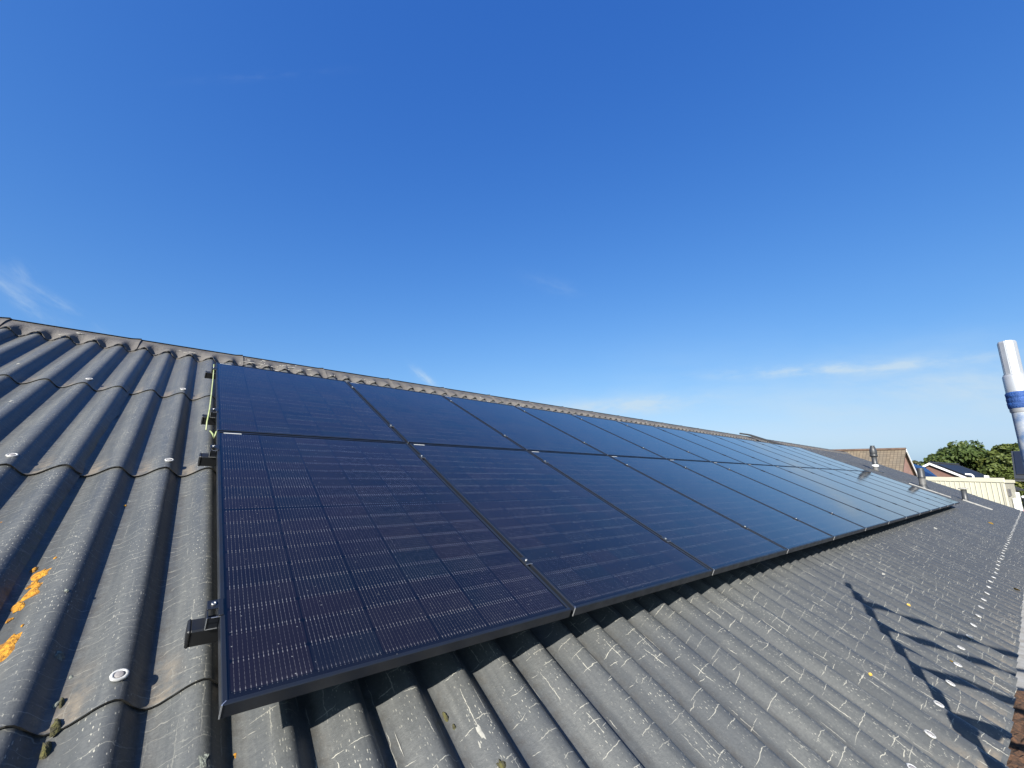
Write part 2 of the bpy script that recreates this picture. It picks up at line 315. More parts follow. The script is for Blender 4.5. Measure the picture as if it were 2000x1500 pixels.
def tile_nodes(T, b, tc):
    s = T.sep(tc.outputs['UV']); fx = T.math('MULTIPLY', s[0], 1/.21); fy = T.math('MULTIPLY', s[1], 1/.24)
    wn = T.new('ShaderNodeTexWhiteNoise', noise_dimensions='2D'); T.put(wn.inputs['Vector'], T.xyz(T.math('FLOOR', fx), T.math('FLOOR', fy)))
    col = T.mix(wn.outputs['Value'], (0.0975, 0.0764, 0.0515), (0.1404, 0.1092, 0.0733))
    nz = T.noise(tc.outputs['UV'], .8, 4); col = T.mix(T.ramp(nz, .35, .7, 0, .5), col, (0.0819, 0.0733, 0.0593))
    edge = T.math('MAXIMUM', T.math('LESS_THAN', T.math('FRACT', fx), .16), T.math('LESS_THAN', T.math('FRACT', fy), .14))
    col = T.mix(T.math('MULTIPLY', edge, .75), col, (0.039, 0.0281, 0.0203))
    T.l.new(col, b.inputs['Base Color']); b.inputs['Roughness'].default_value = .85
M_TILE = material('brown_roof_tiles', build=tile_nodes)
M_HIP = material('orange_brown_ridge_tile', (.20, .125, .085), .8, var=.4, vscale=3)
M_DTILE = material('dark_roof_tile', (.045, .048, .055), .6, var=.3, vscale=3)
M_TRIM = material('white_painted_trim', (.62, .62, .60), .5, var=.08, vscale=3)
M_GLASS = material('dark_window_glass', (.02, .025, .03), .08, 0, .6)
M_CREAM = material('cream_metal_cladding', (.92, .87, .67), .5, var=.08, vscale=2)
M_CREAM_SHADE = material('shaded_cream_cladding', (.56, .53, .42), .5, var=.08, vscale=2)  # same cladding, colour lowered so the end wall looks less sunlit
M_BLUEP = material('blue_black_solar_sheet', (.018, .028, .06), .25, 0, .5, coat=1.0, coat_rough=.12)
M_MODULE = material('dark_solar_module', (.016, .021, .036), .5, 0, .4)
M_VAN = material('white_car_paint', (.80, .80, .80), .3, coat=.6)
M_RUB = material('black_rubber', (.02, .02, .02), .7)
M_RED = material('red_tail_lamp', (.55, .03, .03), .25)
M_BARK = material('bark', (.10, .08, .06), .9, var=.4, vscale=6)
def leaf_nodes(ca, cb, cc):
    def f(T, b, tc):
        s = T.sep(tc.outputs['UV'])
        col = T.mix(s[0], ca, cb); col = T.mix(T.ramp(s[1], .72, 1.0, 0, .8), col, cc)
        T.l.new(col, b.inputs['Base Color']); b.inputs['Roughness'].default_value = .6; b.inputs['Specular IOR Level'].default_value = .3
        b.inputs['Subsurface Weight'].default_value = 0
        tr = T.new('ShaderNodeBsdfTranslucent'); T.l.new(T.mix(.5, col, (.18, .22, .04)), tr.inputs[0])
        mx = T.new('ShaderNodeMixShader'); mx.inputs[0].default_value = .25
        out = [n for n in T.n if n.bl_idname == 'ShaderNodeOutputMaterial'][0]
        T.l.new(b.outputs[0], mx.inputs[1]); T.l.new(tr.outputs[0], mx.inputs[2]); T.l.new(mx.outputs[0], out.inputs[0])
    return f
M_LFA = material('green_foliage', build=leaf_nodes((.034, .058, .014), (.062, .088, .022), (.105, .115, .03)))
M_LFB = material('yellow_green_foliage', build=leaf_nodes((.045, .068, .014), (.085, .105, .024), (.13, .125, .03)))
M_LFC = material('olive_foliage', build=leaf_nodes((.070, .072, .035), (.10, .098, .05), (.125, .105, .055)))
def ground_nodes(T, b, tc):
    s = tc.outputs['Object']
    nz = T.noise(s, .06, 5); col = T.mix(T.ramp(nz, .45, .55), (.055, .075, .025), (.13, .12, .10))
    T.l.new(T.mix(T.ramp(T.noise(s, 2.0, 4), .3, .7, 0, .4), col, (.09, .08, .06)), b.inputs['Base Color']); b.inputs['Roughness'].default_value = .95
M_GROUND = material('grass_and_soil', build=ground_nodes)
M_PAVE = material('concrete_paving', (.32, .30, .28), .85, var=.3, vscale=1.2)

# ------------------------------------------------------------------ mesh helpers
class MB:
    def __init__(s): s.v = []; s.f = []; s.uv = []; s.smooth = []
    def add(s, verts, faces, uvs=None, smooth=False):
        o = len(s.v); s.v += [tuple(x) for x in verts]
        for i, f in enumerate(faces):
            s.f.append([o+k for k in f]); s.smooth.append(smooth)
            s.uv.append(uvs[i] if uvs else [(0, 0)]*len(f))
        return s
    def quad(s, a, b, c, d, uv=None):
        return s.add([a, b, c, d], [(0, 1, 2, 3)], [uv] if uv else None)
    def box(s, o, ax, ay, az, bev=0.0):
        """box from corner o spanned by three vectors; outer edges chamfered by bev"""
        ax, ay, az = Vector(ax), Vector(ay), Vector(az); o = Vector(o)
        if bev <= 0:
            c = [o+ax*i+ay*j+az*k for k in (0, 1) for j in (0, 1) for i in (0, 1)]
            return s.add(c, [(0, 2, 3, 1), (4, 5, 7, 6), (0, 1, 5, 4), (2, 6, 7, 3), (0, 4, 6, 2), (1, 3, 7, 5)])
        bx, by, bz = (min(.45, bev/max(1e-6, a.length)) for a in (ax, ay, az))
        pts = []; idx = {}
        for i in (0, 1):
            for j in (0, 1):
                for k in (0, 1):
                    for e in range(3):
                        p = [i, j, k]; q = [float(i), float(j), float(k)]
                        for d, bb in enumerate((bx, by, bz)):
                            if d != e: q[d] = bb if p[d] == 0 else 1-bb
                        idx[(i, j, k, e)] = len(pts); pts.append(o+ax*q[0]+ay*q[1]+az*q[2])
        F = []
        for e in range(3):
            a, c = [d for d in range(3) if d != e]
            for sd in (0, 1):
                ring = []
                for (x, y) in ((0, 0), (1, 0), (1, 1), (0, 1)):
                    p = [0, 0, 0]; p[e] = sd; p[a] = x; p[c] = y; ring.append(idx[(*p, e)])
                F.append(ring)
        for e in range(3):
            a, c = [d for d in range(3) if d != e]
            for x in (0, 1):
                for y in (0, 1):
                    p0 = [0, 0, 0]; p1 = [0, 0, 0]; p1[e] = 1; p0[a] = p1[a] = x; p0[c] = p1[c] = y
                    F.append([idx[(*p0, a)], idx[(*p1, a)], idx[(*p1, c)], idx[(*p0, c)]])
        for i in (0, 1):
            for j in (0, 1):
                for k in (0, 1): F.append([idx[(i, j, k, 0)], idx[(i, j, k, 1)], idx[(i, j, k, 2)]])
        # orient faces outwards
        cen = o+(ax+ay+az)*.5
        G = []
        for f in F:
            n = (pts[f[1]]-pts[f[0]]).cross(pts[f[2]]-pts[f[0]]); mid = sum((pts[q] for q in f), Vector())/len(f)
            G.append(f if n.dot(mid-cen) >= 0 else f[::-1])
        return s.add(pts, G)
    def tube(s, pts, rad, n=12, cap=True, smooth=True):
        """tube along points; rad a number or a list"""
        pts = [Vector(p) for p in pts]; rad = rad if hasattr(rad, '__len__') else [rad]*len(pts)
        vs = []; fs = []
        ref = None
        for i, p in enumerate(pts):
            d = (pts[min(i+1, len(pts)-1)]-pts[max(i-1, 0)])
            if d.length < 1e-9: d = Vector((0, 0, 1))
            d.normalize()
            if ref is None: ref = d.orthogonal().normalized()
            ref = (ref-d*ref.dot(d)).normalized(); q = d.cross(ref)
            for k in range(n):
                a = 2*math.pi*k/n; vs.append(p+(ref*math.cos(a)+q*math.sin(a))*rad[i])
        for i in range(len(pts)-1):
            for k in range(n): fs.append((i*n+k, i*n+(k+1) % n, (i+1)*n+(k+1) % n, (i+1)*n+k))
        s.add(vs, fs, smooth=smooth)
        if cap:
            s.add(vs[:n], [tuple(range(n))[::-1]]); s.add(vs[-n:], [tuple(range(n))])
        return s
    def lathe(s, base, axis, prof, n=24, smooth=True):
        """profile of (radius, height) turned round an axis"""
        axis = Vector(axis).normalized(); e1 = axis.orthogonal().normalized(); e2 = axis.cross(e1); vs = []; fs = []
        for (r, h) in prof:
            for k in range(n):
                a = 2*math.pi*k/n; vs.append(Vector(base)+axis*h+(e1*math.cos(a)+e2*math.sin(a))*max(r, 1e-4))
        for i in range(len(prof)-1):
            for k in range(n): fs.append((i*n+k, i*n+(k+1) % n, (i+1)*n+(k+1) % n, (i+1)*n+k))
        return s.add(vs, fs, smooth=smooth)
    def mesh(s, name, mat):
        me = bpy.data.meshes.new(name); me.from_pydata([tuple(v) for v in s.v], [], s.f)
        uvl = me.uv_layers.new(name='UVMap')
        flat = [c for f in s.uv for p in f for c in p]
        uvl.data.foreach_set('uv', flat)
        me.polygons.foreach_set('use_smooth', s.smooth)
        me.materials.append(mat); me.update(); return me
    def build(s, name, mat, parent=None, label=None):
        o = bpy.data.objects.new(name, s.mesh(name, mat)); COL.objects.link(o)
        if parent is not None: attach(o, parent)
        if label: o['label'] = label
        return o
def world_of(o):
    M = o.matrix_basis.copy(); p = o.parent
    while p is not None: M = p.matrix_basis @ M; p = p.parent
    return M
def attach(o, parent):
    """parent an object whose mesh is in world coordinates, keeping it in place"""
    o.parent = parent; o.matrix_parent_inverse = Matrix(); o.matrix_basis = world_of(parent).inverted() @ o.matrix_basis
def tag(o, label=None, cat=None, group=None, kind=None):
    for k, v in (('label', label), ('category', cat), ('group', group), ('kind', kind)):
        if v: o[k] = v
    return o
def empty(name, loc, mat=None):
    o = bpy.data.objects.new(name, None); COL.objects.link(o); o.empty_display_size = .1
    o.matrix_basis = (mat if mat else Matrix()).copy(); o.matrix_basis.translation = Vector(loc); return o
def link_copy(src, parent=None, basis=None):
    c = src.copy(); COL.objects.link(c); c.parent = parent
    if basis is not None: c.matrix_basis = basis
    return c
SLOPE = Matrix((AX_U, AX_V, AX_N)).transposed().to_4x4()       # rotation of things lying on the slope
def slope_at(u, v, n=0.0): M = SLOPE.copy(); M.translation = P(u, v, n); return M
L = Vector                                                      # local (u, v, n) vectors in a slope-aligned thing

# ------------------------------------------------------------------ ground
g = MB(); g.quad((-900, -900, GROUND), (1200, -900, GROUND), (1200, 900, GROUND), (-900, 900, GROUND)); tag(g.build('ground', M_GROUND), kind='structure')
g = MB(); g.quad((-9, -9, GROUND+.004), (60, -9, GROUND+.004), (60, -1.2, GROUND+.004), (-9, -1.2, GROUND+.004)); tag(g.build('pavement', M_PAVE), kind='structure')

# ------------------------------------------------------------------ the building carrying the roof
bld = empty('building', (0, 0, 0))
tag(bld, 'long low building under a dark grey corrugated roof that carries the solar panels', 'building')
def corr(u): return CREST-AMP+AMP*float(wave(u))
def sheet(mb, u0, u1, v0, v1, n_lo, n_hi, tilt, jig):
    """one corrugated sheet: upper and lower skin and its edges"""
    nu = int(round((u1-u0)/PCH*14)); nv = 10; th = .0045
    us = np.linspace(u0, u1, nu+1); vs = np.linspace(v0, v1, nv+1)
    top = []; bot = []; cu = CREST-AMP+AMP*wave(us); sl = AMP*wave_slope(us)
    w = RNG.normal(0, .0009, nu+1); w = np.convolve(w, np.ones(5)/5, 'same')
    wr_ = RNG.normal(0, .0035, nv+1)
    for j, v in enumerate(vs):
        t = j/nv; off = n_lo*(1-t)+n_hi*t
        for i, u in enumerate(us):
            vv = v+(w[i]*2.2 if j == 0 else 0); u = u+(wr_[j] if i == nu else 0); n = cu[i]+off+tilt*(u-u0)/(u1-u0)+jig
            q = 1/math.hypot(1, sl[i])
            top.append(P(u, vv, n)); bot.append(P(u+sl[i]*q*th, vv, n-th*q))
    nn = len(top); W_ = nu+1
    ix = lambda i, j: j*W_+i
    uvv = lambda i, j: (float(us[i]), float(vs[j]))
    F = []; U = []
    for j in range(nv):
        for i in range(nu):
            F.append((ix(i, j), ix(i+1, j), ix(i+1, j+1), ix(i, j+1))); U.append([uvv(i, j), uvv(i+1, j), uvv(i+1, j+1), uvv(i, j+1)])
    mb.add(top, F, U, True)
    mb.add(bot, [f[::-1] for f in F], [x[::-1] for x in U], True)
    E = []; UE = []; vs_ = []
    for i in range(nu):                                        # lower edge
        k = len(vs_); vs_ += [top[ix(i, 0)], top[ix(i+1, 0)], bot[ix(i+1, 0)], bot[ix(i, 0)]]; E.append((k, k+3, k+2, k+1)); UE.append([(float(us[i]), -50.0)]*4)
    for j in range(nv):
        for i in (0, nu):
            k = len(vs_); vs_ += [top[ix(i, j)], top[ix(i, j+1)], bot[ix(i, j+1)], bot[ix(i, j)]]; E.append((k, k+1, k+2, k+3) if i == nu else (k, k+3, k+2, k+1)); UE.append([(float(vs[j]), -50.0)]*4)
    mb.add(vs_, E, UE)
LAPS = [EAVE, .245, 1.615, 2.985]
rm = MB()
for c, v0 in enumerate(LAPS):
    v1 = LAPS[c+1]+.13 if c < 3 else 4.55
    for j in range(35):
        u0 = UL+.885*j
        sheet(rm, u0-.06, min(u0+.885+random.uniform(-.003, .003), UR+.03), v0+random.uniform(-.004, .004), v1, .0095 if c else 0.0, 0.0, .007, random.uniform(-.0012, .0012))
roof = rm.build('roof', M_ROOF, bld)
# rear slope, walls
rear = MB(); zr = P(0, RIDGE, CREST-.03); yr = zr.y
e = P(0, EAVE, CREST-.06)
rear.box((UL, yr, zr.z-.02), (UR-UL, 0, 0), (0, yr-e.y, e.z-zr.z), (0, 0, .03)); rear.build('rear_roof', M_RIDGE, bld)
wy0, wy1 = e.y+.30, 2*yr-e.y-.30; wz = e.z-.06
wl = MB()
def wallquad(mb, a, b, z0, z1):
    a, b = Vector(a), Vector(b); d = (b-a).length
    mb.quad((a.x, a.y, z0), (b.x, b.y, z0), (b.x, b.y, z1), (a.x, a.y, z1), [(0, 0), (d, 0), (d, z1-z0), (0, z1-z0)])
for a, b in (((UL+.2, wy0), (UR-.2, wy0)), ((UR-.2, wy0), (UR-.2, wy1)), ((UR-.2, wy1), (UL+.2, wy1)), ((UL+.2, wy1), (UL+.2, wy0))): wallquad(wl, a, b, GROUND, wz)
for x in (UL+.2, UR-.2):
    wl.add([(x, wy0, wz), (x, wy1, wz), (x, yr, zr.z-.08)], [(0, 1, 2) if x > 0 else (0, 2, 1)], [[(0, 0), (wy1-wy0, 0), ((wy1-wy0)/2, zr.z-wz)]])
wl.build('wall', M_BRICKB, bld)
# ridge caps: corrugated skirt that follows the sheets, smooth rounded top, one socket end each
def ridge_cap(u0, u1):
    mb = MB(); nu = 5*14; W_ = nu+1; us = np.linspace(u0, u1+.05, W_)
    prof = [0, .05, .10, .15, .20, .25, .30, .34]               # distance up the slope from the skirt edge
    vs = []; vsk = 4.385
    top = Vector((0, yr, 0))
    for j, d in enumerate(prof):
        for i, u in enumerate(us):
            v = vsk+d+.004*math.sin(i*1.7); k = max(0.0, 1-d/.22); k = k*k*(3-2*k)
            n = (CREST-AMP*1.0+AMP*1.3*float(wave(u)))*k + (CREST+.004)*(1-k) + .019 + .011*max(0, (u-(u1-.02))/.07 if u > u1-.02 else 0)
            vs.append(P(u, v, n))
    # rounded crown and the rear wing
    zt = P(0, vsk+.34, CREST+.018)
    crown = [(zt.y+.02, zt.z+.004), (yr-.02, zt.z+.012)]
    rows = len(prof)
    y0, z0 = zt.y, zt.z
    ang = [PITCH*(1-k/4) for k in range(1, 9)]
    y, z = y0, z0; step = (yr-y0)/4*1.0
    for a in ang:
        y += step; z += step*math.tan(a+PITCH/8)
        for i, u in enumerate(us):
            lift = .011*max(0, (u-(u1-.02))/.07 if u > u1-.02 else 0)
            vs.append(Vector((u, y, z+lift)))
        rows += 1
    F = [(j*W_+i, j*W_+i+1, (j+1)*W_+i+1, (j+1)*W_+i) for j in range(rows-1) for i in range(nu)]
    mb.add(vs, F, smooth=True)
    # skirt thickness and socket end
    low = [p-AX_N*.009 for p in vs[:W_]]
    mb.add(list(vs[:W_])+low, [(i, i+W_, i+W_+1, i+1) for i in range(nu)])
    right = [vs[j*W_+nu] for j in range(rows)]
    mb.add(right+[p-Vector((0, 0, .018)) for p in right], [(j, j+rows, j+rows+1, j+1) for j in range(rows-1)])
    return mb
cap0 = None
UC0 = U0+PCH*(-2.6)-.008                                        # a joint near u = -0.65
for k in range(-6, 29):
    u0 = UC0+.885*k
    if cap0 is None:
        cap0 = ridge_cap(0, .885)
        # the cap is modelled at u = 0 .. 0.885 with the same corrugation phase as every other cap
        cap0 = ridge_cap(u0, u0+.885).build('ridge_cap', M_RIDGE, bld); base_u = u0
    else: link_copy(cap0, bld, Matrix.Translation((u0-base_u, 0, 0)))
# pale crust on a few caps, white specks
def blob(mb, c, a, b, r1, r2, h, n=11, rough=.42):
    """flat irregular patch with a raised, uneven middle"""
    c = Vector(c); nrm = a.cross(b).normalized(); ring = []
    for k in range(n):
        t = 2*math.pi*k/n; q = 1+random.uniform(-rough, rough); ring.append((math.cos(t)*q, math.sin(t)*q))
    vs = [c+a*(x*r1)+b*(y*r2)-nrm*h*.3 for x, y in ring]+[c+a*(x*r1*.6)+b*(y*r2*.6)+nrm*h*random.uniform(.6, 1.1) for x, y in ring]+[c+nrm*h]
    F = [(k, (k+1) % n, n+(k+1) % n, n+k) for k in range(n)]+[(n+k, n+(k+1) % n, 2*n) for k in range(n)]
    mb.add(vs, F, smooth=True)
def roofpt(u, v, lift=0.0):
    """a point on the sheets and the slope tangents there"""
    d = AMP*float(wave_slope(u))
    c = max(k for k in range(4) if LAPS[k] <= v or k == 0); t = (v-LAPS[c])/1.5
    n = corr(u)+(.009*(1-t) if c else 0)+.0035+lift
    a = (AX_U+AX_N*d).normalized(); return P(u, v, n), a, AX_V
def ridgept(u, d):
    k = max(0.0, 1-d/.22); k = k*k*(3-2*k); n = (CREST-AMP*1.0+AMP*1.3*float(wave(u)))*k+(CREST+.004)*(1-k)+.020
    return P(u, 4.385+d, n)
for u0, u1, cnt in ((.25, 1.05, 46), (1.1, 1.8, 14), (2.6, 4.4, 12), (7.0, 9.0, 14), (14.5, 22, 22), (-1.2, -.1, 7)):
    cr = MB()
    for k in range(cnt):
        u = random.uniform(u0, u1); d = abs(random.gauss(0, .11)); blob(cr, ridgept(u, d), AX_U, (AX_V+AX_N*-.05).normalized(), random.uniform(.006, .04 if u0 < .3 else .015), random.uniform(.005, .022), .004)
    cr.build('lichen_crust', M_BIRD, bld)['kind'] = 'stuff'
# screws: washers on the crests above every lap
def screw_meshes():
    w = MB(); w.lathe((0, 0, 0), (0, 0, 1), [(.0, -.001), (.019, -.001), (.0195, .003), (.016, .0055), (.0125, .005), (.012, .003), (.0, .003)], 20)
    h = MB(); h.lathe((0, 0, 0), (0, 0, 1), [(.011, .002), (.0105, .0048), (.006, .0062), (.0, .0064)], 14)
    return w, h
w_, h_ = screw_meshes(); scr_mesh = w_.mesh('roof_screw', M_WASH); head_mesh = h_.mesh('screw_head', M_SCR)
spots = []
for k in range(0, 70): spots.append((U0+PCH*(2*k+1), -.917))   # eave row: every second crest
for k in range(-9, 3, 3): spots += [(U0+PCH*k-.008, .312), (U0+PCH*k, 1.70), (U0+PCH*k, 3.08)]
spots = sorted(spots, key=lambda s: (P(*s)-CAM).length)[:80]
for k, (u, v) in enumerate(spots):
    o = bpy.data.objects.new('roof_screw', scr_mesh); COL.objects.link(o); o.parent = bld
    uu = u+random.uniform(-.008, .008); p, a, b = roofpt(uu, v+random.uniform(-.008, .008), .001); M = SLOPE.copy(); M.translation = p
    M = M @ Matrix.Rotation(random.uniform(-.12, .12), 4, 'X') @ Matrix.Rotation(random.uniform(0, 6), 4, 'Z'); o.matrix_basis = M
    if k < 30: h = bpy.data.objects.new('screw_head', head_mesh); COL.objects.link(h); h.parent = o
# lichen, moss and droppings grown onto the sheets
def patch(name, mat, items):
    for (u, v, r1, r2, h, n) in items:
        mb = MB(); p, a, b = roofpt(u, v); blob(mb, p, a, b, r1, r2, h, n)
        mb.build(name, mat, bld)
patch('orange_lichen', M_LICH, [(-.448, .856, .022, .032, .004, 15), (-.444, .764, .020, .036, .004, 15), (-.458, .715, .013, .024, .003, 13), (-.438, .527, .024, .050, .005, 17), (-.452, .81, .012, .020, .003, 17), (-.470, .90, .008, .014, .003, 15), (-.462, .66, .006, .010, .002, 13), (-.425, .60, .003, .005, .002, 11), (-.433, .57, .004, .007, .002, 11), (-.43, .93, .004, .005, .002, 11), (-.30, 1.33, .005, .008, .002, 11), (-.62, 1.20, .006, .010, .002, 11), (.06, .045, .006, .008, .002, 9)])
patch('pale_lichen', M_LICHG, [(-.325, .47, .016, .016, .004, 13), (-.30, .32, .009, .010, .003, 11), (-.01, .02, .010, .017, .001, 13), (-.36, .70, .006, .007, .002, 9), (-.29, .40, .005, .006, .002, 9)])
patch('moss', M_MOSS, [(.66, -.27, .010, .016, .010, 13), (.645, -.29, .008, .013, .008, 11), (.60, -.06, .007, .014, .008, 11), (.607, -.10, .005, .010, .007, 9), (.79, -.34, .006, .012, .007, 9), (-.285, .255, .010, .022, .014, 11), (-.292, .205, .009, .018, .016, 11), (-.29, .32, .006, .012, .010, 9)])
patch('bird_dropping', M_DROP, [(.655, -.165, .007, .022, .0015, 11), (.64, -.19, .003, .010, .001, 9), (.437, -.09, .0014, .036, .0008, 11), (5.3, -.15, .02, .02, .002, 9), (6.4, .0, .02, .02, .002, 9), (9.5, -.2, .03, .02, .002, 9), (3.9, -.5, .010, .012, .002, 9), (4.3, -.62, .009, .013, .002, 9), (4.9, -.35, .012, .012, .002, 9), (11.5, -.25, .03, .02, .002, 9), (-.93, 2.5, .008, .012, .002, 9), (-1.1, 3.3, .01, .012, .002, 9), (-.6, 2.4, .02, .004, .002, 9)])
# gutter along the eave with brown litter in its near stretch
gz = P(0, EAVE, CREST-2*AMP-.02)
gy, gzz = gz.y, gz.z
gt = MB()
prof = [(gy+.05, gzz), (gy+.05, gzz-.09), (gy-.12, gzz-.09), (gy-.12, gzz+.005), (gy-.135, gzz+.005), (gy-.135, gzz-.10), (gy+.055, gzz-.10)]
for k in range(len(prof)-1):
    (a, b), (c, d) = prof[k], prof[k+1]; gt.quad((UL, a, b), (UL, c, d), (UR, c, d), (UR, a, b))
gut = gt.build('gutter', M_ZINC, bld)
lt = MB(); us = np.linspace(UL, 4.1, 260); ys = np.linspace(gy+.045, gy-.118, 9)
vs = [(u, y, gzz-.030+random.uniform(-.011, .011)-.03*max(0, (u-3.8)/.3)) for u in us for y in ys]
lt.add(vs, [(i*9+j, i*9+j+1, (i+1)*9+j+1, (i+1)*9+j) for i in range(259) for j in range(8)], smooth=False); lt.build('leaf_litter', M_DEBR, gut)

# ------------------------------------------------------------------ solar panels
def panel_frame():
    mb = MB(); d = .035
    prof = [(0, -d), (0, -.0018), (.0018, 0), (.0105, 0), (.0115, -.001), (.0115, -d), (.0, -d)]
    cs = lambda i: [(i, i), (PW-i, i), (PW-i, PH-i), (i, PH-i)]
    for k in range(4):
        for a in range(len(prof)-1):
            (i0, n0), (i1, n1) = prof[a], prof[a+1]
            p0, p1 = cs(i0)[k], cs(i0)[(k+1) % 4]; q0, q1 = cs(i1)[k], cs(i1)[(k+1) % 4]
            mb.quad((*p0, n0), (*p1, n0), (*q1, n1), (*q0, n1))
    return mb
gl = MB(); i = .0115
gl.quad((i, i, -.003), (PW-i, i, -.003), (PW-i, PH-i, -.003), (i, PH-i, -.003), [(i, i), (PW-i, i), (PW-i, PH-i), (i, PH-i)])
bk = MB(); bk.quad((i, i, -.012), (i, PH-i, -.012), (PW-i, PH-i, -.012), (PW-i, i, -.012))
cnr = MB(); cnr.box((-.0012, -.0012, -.035), (.0028, 0, 0), (0, .0028, 0), (0, 0, .036)); cnr.box((.0, .0, .0002), (.009, .009, 0), (-.0011, .0011, 0), (0, 0, .0006))
lab = MB(); lab.box((.030, PH-.0225, -.0028), (.085, 0, 0), (0, .0085, 0), (0, 0, .0008))
panel0 = empty('solar_panel', P(0, 0, 0), SLOPE)
def local(mb, name, mat, parent):
    o = bpy.data.objects.new(name, mb.mesh(name, mat)); COL.objects.link(o); o.parent = parent; return o
parts = [local(panel_frame(), 'frame', M_FRAME, panel0), local(gl, 'cell_glass', M_CELL, panel0), local(bk, 'back_sheet', M_RUB, panel0), local(cnr, 'frame_corner', M_SILV, panel0), local(lab, 'label_strip', M_WHITE, panel0)]
ORD = ['first', 'second', 'third', 'fourth', 'fifth', 'sixth', 'seventh', 'eighth', 'ninth', 'tenth', 'eleventh', 'twelfth', 'thirteenth']
for r in (0, 1):
    for c in range(NCOL):
        if r == 0 and c == 0: o = panel0
        else:
            o = link_copy(panel0, None, slope_at(c*(PW+GAP), r*(PH+GAP)))
            for q in parts: link_copy(q, o)
        row = 'lower' if r == 0 else 'upper'
        if c == 0: lb = 'black solar panel at the near left end of the %s row' % row
        elif c == NCOL-1: lb = 'sky-reflecting solar panel at the far right end of the %s row' % row
        else: lb = '%s solar panel from the left in the %s row' % (ORD[c], row)
        tag(o, lb, 'solar panel', 'solar panels in two rows on the roof')
# rails with clamps
ULEN = NCOL*(PW+GAP)
RAILV = [.315, 1.51, 2.13, 3.29]
RLAB = ['lowest black mounting rail, its boxy end nearest the bottom left corner of the panels', 'second mounting rail from the eave, its black end just below the panel row joint',
        'third mounting rail from the eave, its black end crossed by the yellow-green wire', 'topmost black mounting rail, its short end close under the ridge']
def rail_bar():
    mb = MB(); mb.box((-.062, -.025, -.090), (ULEN+.11, 0, 0), (0, .05, 0), (0, 0, .052), .004); return mb
cp = MB(); cp.box((-.068, -.0265, -.0915), (.010, 0, 0), (0, .053, 0), (0, 0, .055), .004)
ec = MB()                                                       # end clamp: hollow square section with a lip over the frame
ec.box((-.030, -.028, -.038), (.028, 0, 0), (0, .003, 0), (0, 0, .036)); ec.box((-.030, -.025, -.038), (.003, 0, 0), (0, .062, 0), (0, 0, .036)); ec.box((-.005, -.025, -.038), (.003, 0, 0), (0, .062, 0), (0, 0, .036))
ec.box((-.030, .004, -.002), (.030, 0, 0), (0, .036, 0), (0, 0, .0035), .001); ec.box((-.030, -.028, -.0215), (.028, 0, 0), (0, .030, 0), (0, 0, .003)); ec.box((-.004, -.028, .0005), (.012, 0, 0), (0, .068, 0), (0, 0, .003), .001)
es = MB(); es.box((-.031, -.0292, -.0385), (.029, 0, 0), (0, .0011, 0), (0, 0, .002)); es.box((-.031, -.0292, -.0385), (.002, 0, 0), (0, .0011, 0), (0, 0, .037)); es.box((-.020, -.0292, -.003), (.026, 0, 0), (0, .0011, 0), (0, 0, .0018))
eb = MB(); eb.lathe((-.015, .022, .0015), (0, 0, 1), [(.0065, 0), (.0065, .004), (.0038, .0045), (.0036, .002), (0, .002)], 14)
mc = MB(); mc.box((-.019, -.025, .0004), (.038, 0, 0), (0, .05, 0), (0, 0, .0032), .001); mc.box((-.007, -.025, -.036), (.014, 0, 0), (0, .05, 0), (0, 0, .036))
mb_ = MB(); mb_.lathe((0, 0, .0036), (0, 0, 1), [(.0065, 0), (.0065, .0045), (.0038, .005), (.0036, .0025), (0, .0025)], 14)
me_ = MB(); me_.box((-.0185, -.0262, .0006), (.037, 0, 0), (0, .0012, 0), (0, 0, .0026))
hb = MB(); hb.tube([(0, 0, -.09), (0, 0, -.178)], .006, 10); hb.lathe((0, 0, -.172), (0, 0, 1), [(.018, 0), (.018, .004), (.009, .006), (.009, .014)], 14)
rail_m = rail_bar().mesh('bar', M_RAIL); cp_m = cp.mesh('end_cap', M_RAIL); ec_m = ec.mesh('end_clamp', M_FRAME); es_m = es.mesh('cut_edge', M_SILV); eb_m = eb.mesh('bolt', M_STEEL)
mc_m = mc.mesh('mid_clamp', M_FRAME); mb_m = mb_.mesh('bolt', M_STEEL); me_m = me_.mesh('cut_edge', M_SILV); hb_m = hb.mesh('hanger_bolt', M_STEEL)
def inst(name, mesh, parent, loc=(0, 0, 0)):
    o = bpy.data.objects.new(name, mesh); COL.objects.link(o); o.parent = parent; o.location = loc; return o
for k, v in enumerate(RAILV):
    rl = empty('mounting_rail', P(0, v, 0), SLOPE); tag(rl, RLAB[k], 'rail', 'mounting rails under the solar panels')
    inst('bar', rail_m, rl); inst('end_cap', cp_m, rl); c = inst('end_clamp', ec_m, rl); inst('cut_edge', es_m, c); inst('bolt', eb_m, c)
    for c in range(1, NCOL):
        q = inst('mid_clamp', mc_m, rl, (c*(PW+GAP)-GAP/2, 0, 0))
        if c < 6: inst('bolt', mb_m, q); inst('cut_edge', me_m, q)
    for c in range(0, 9): inst('hanger_bolt', hb_m, rl, (U0+PCH*(3+9*c), 0, 0))
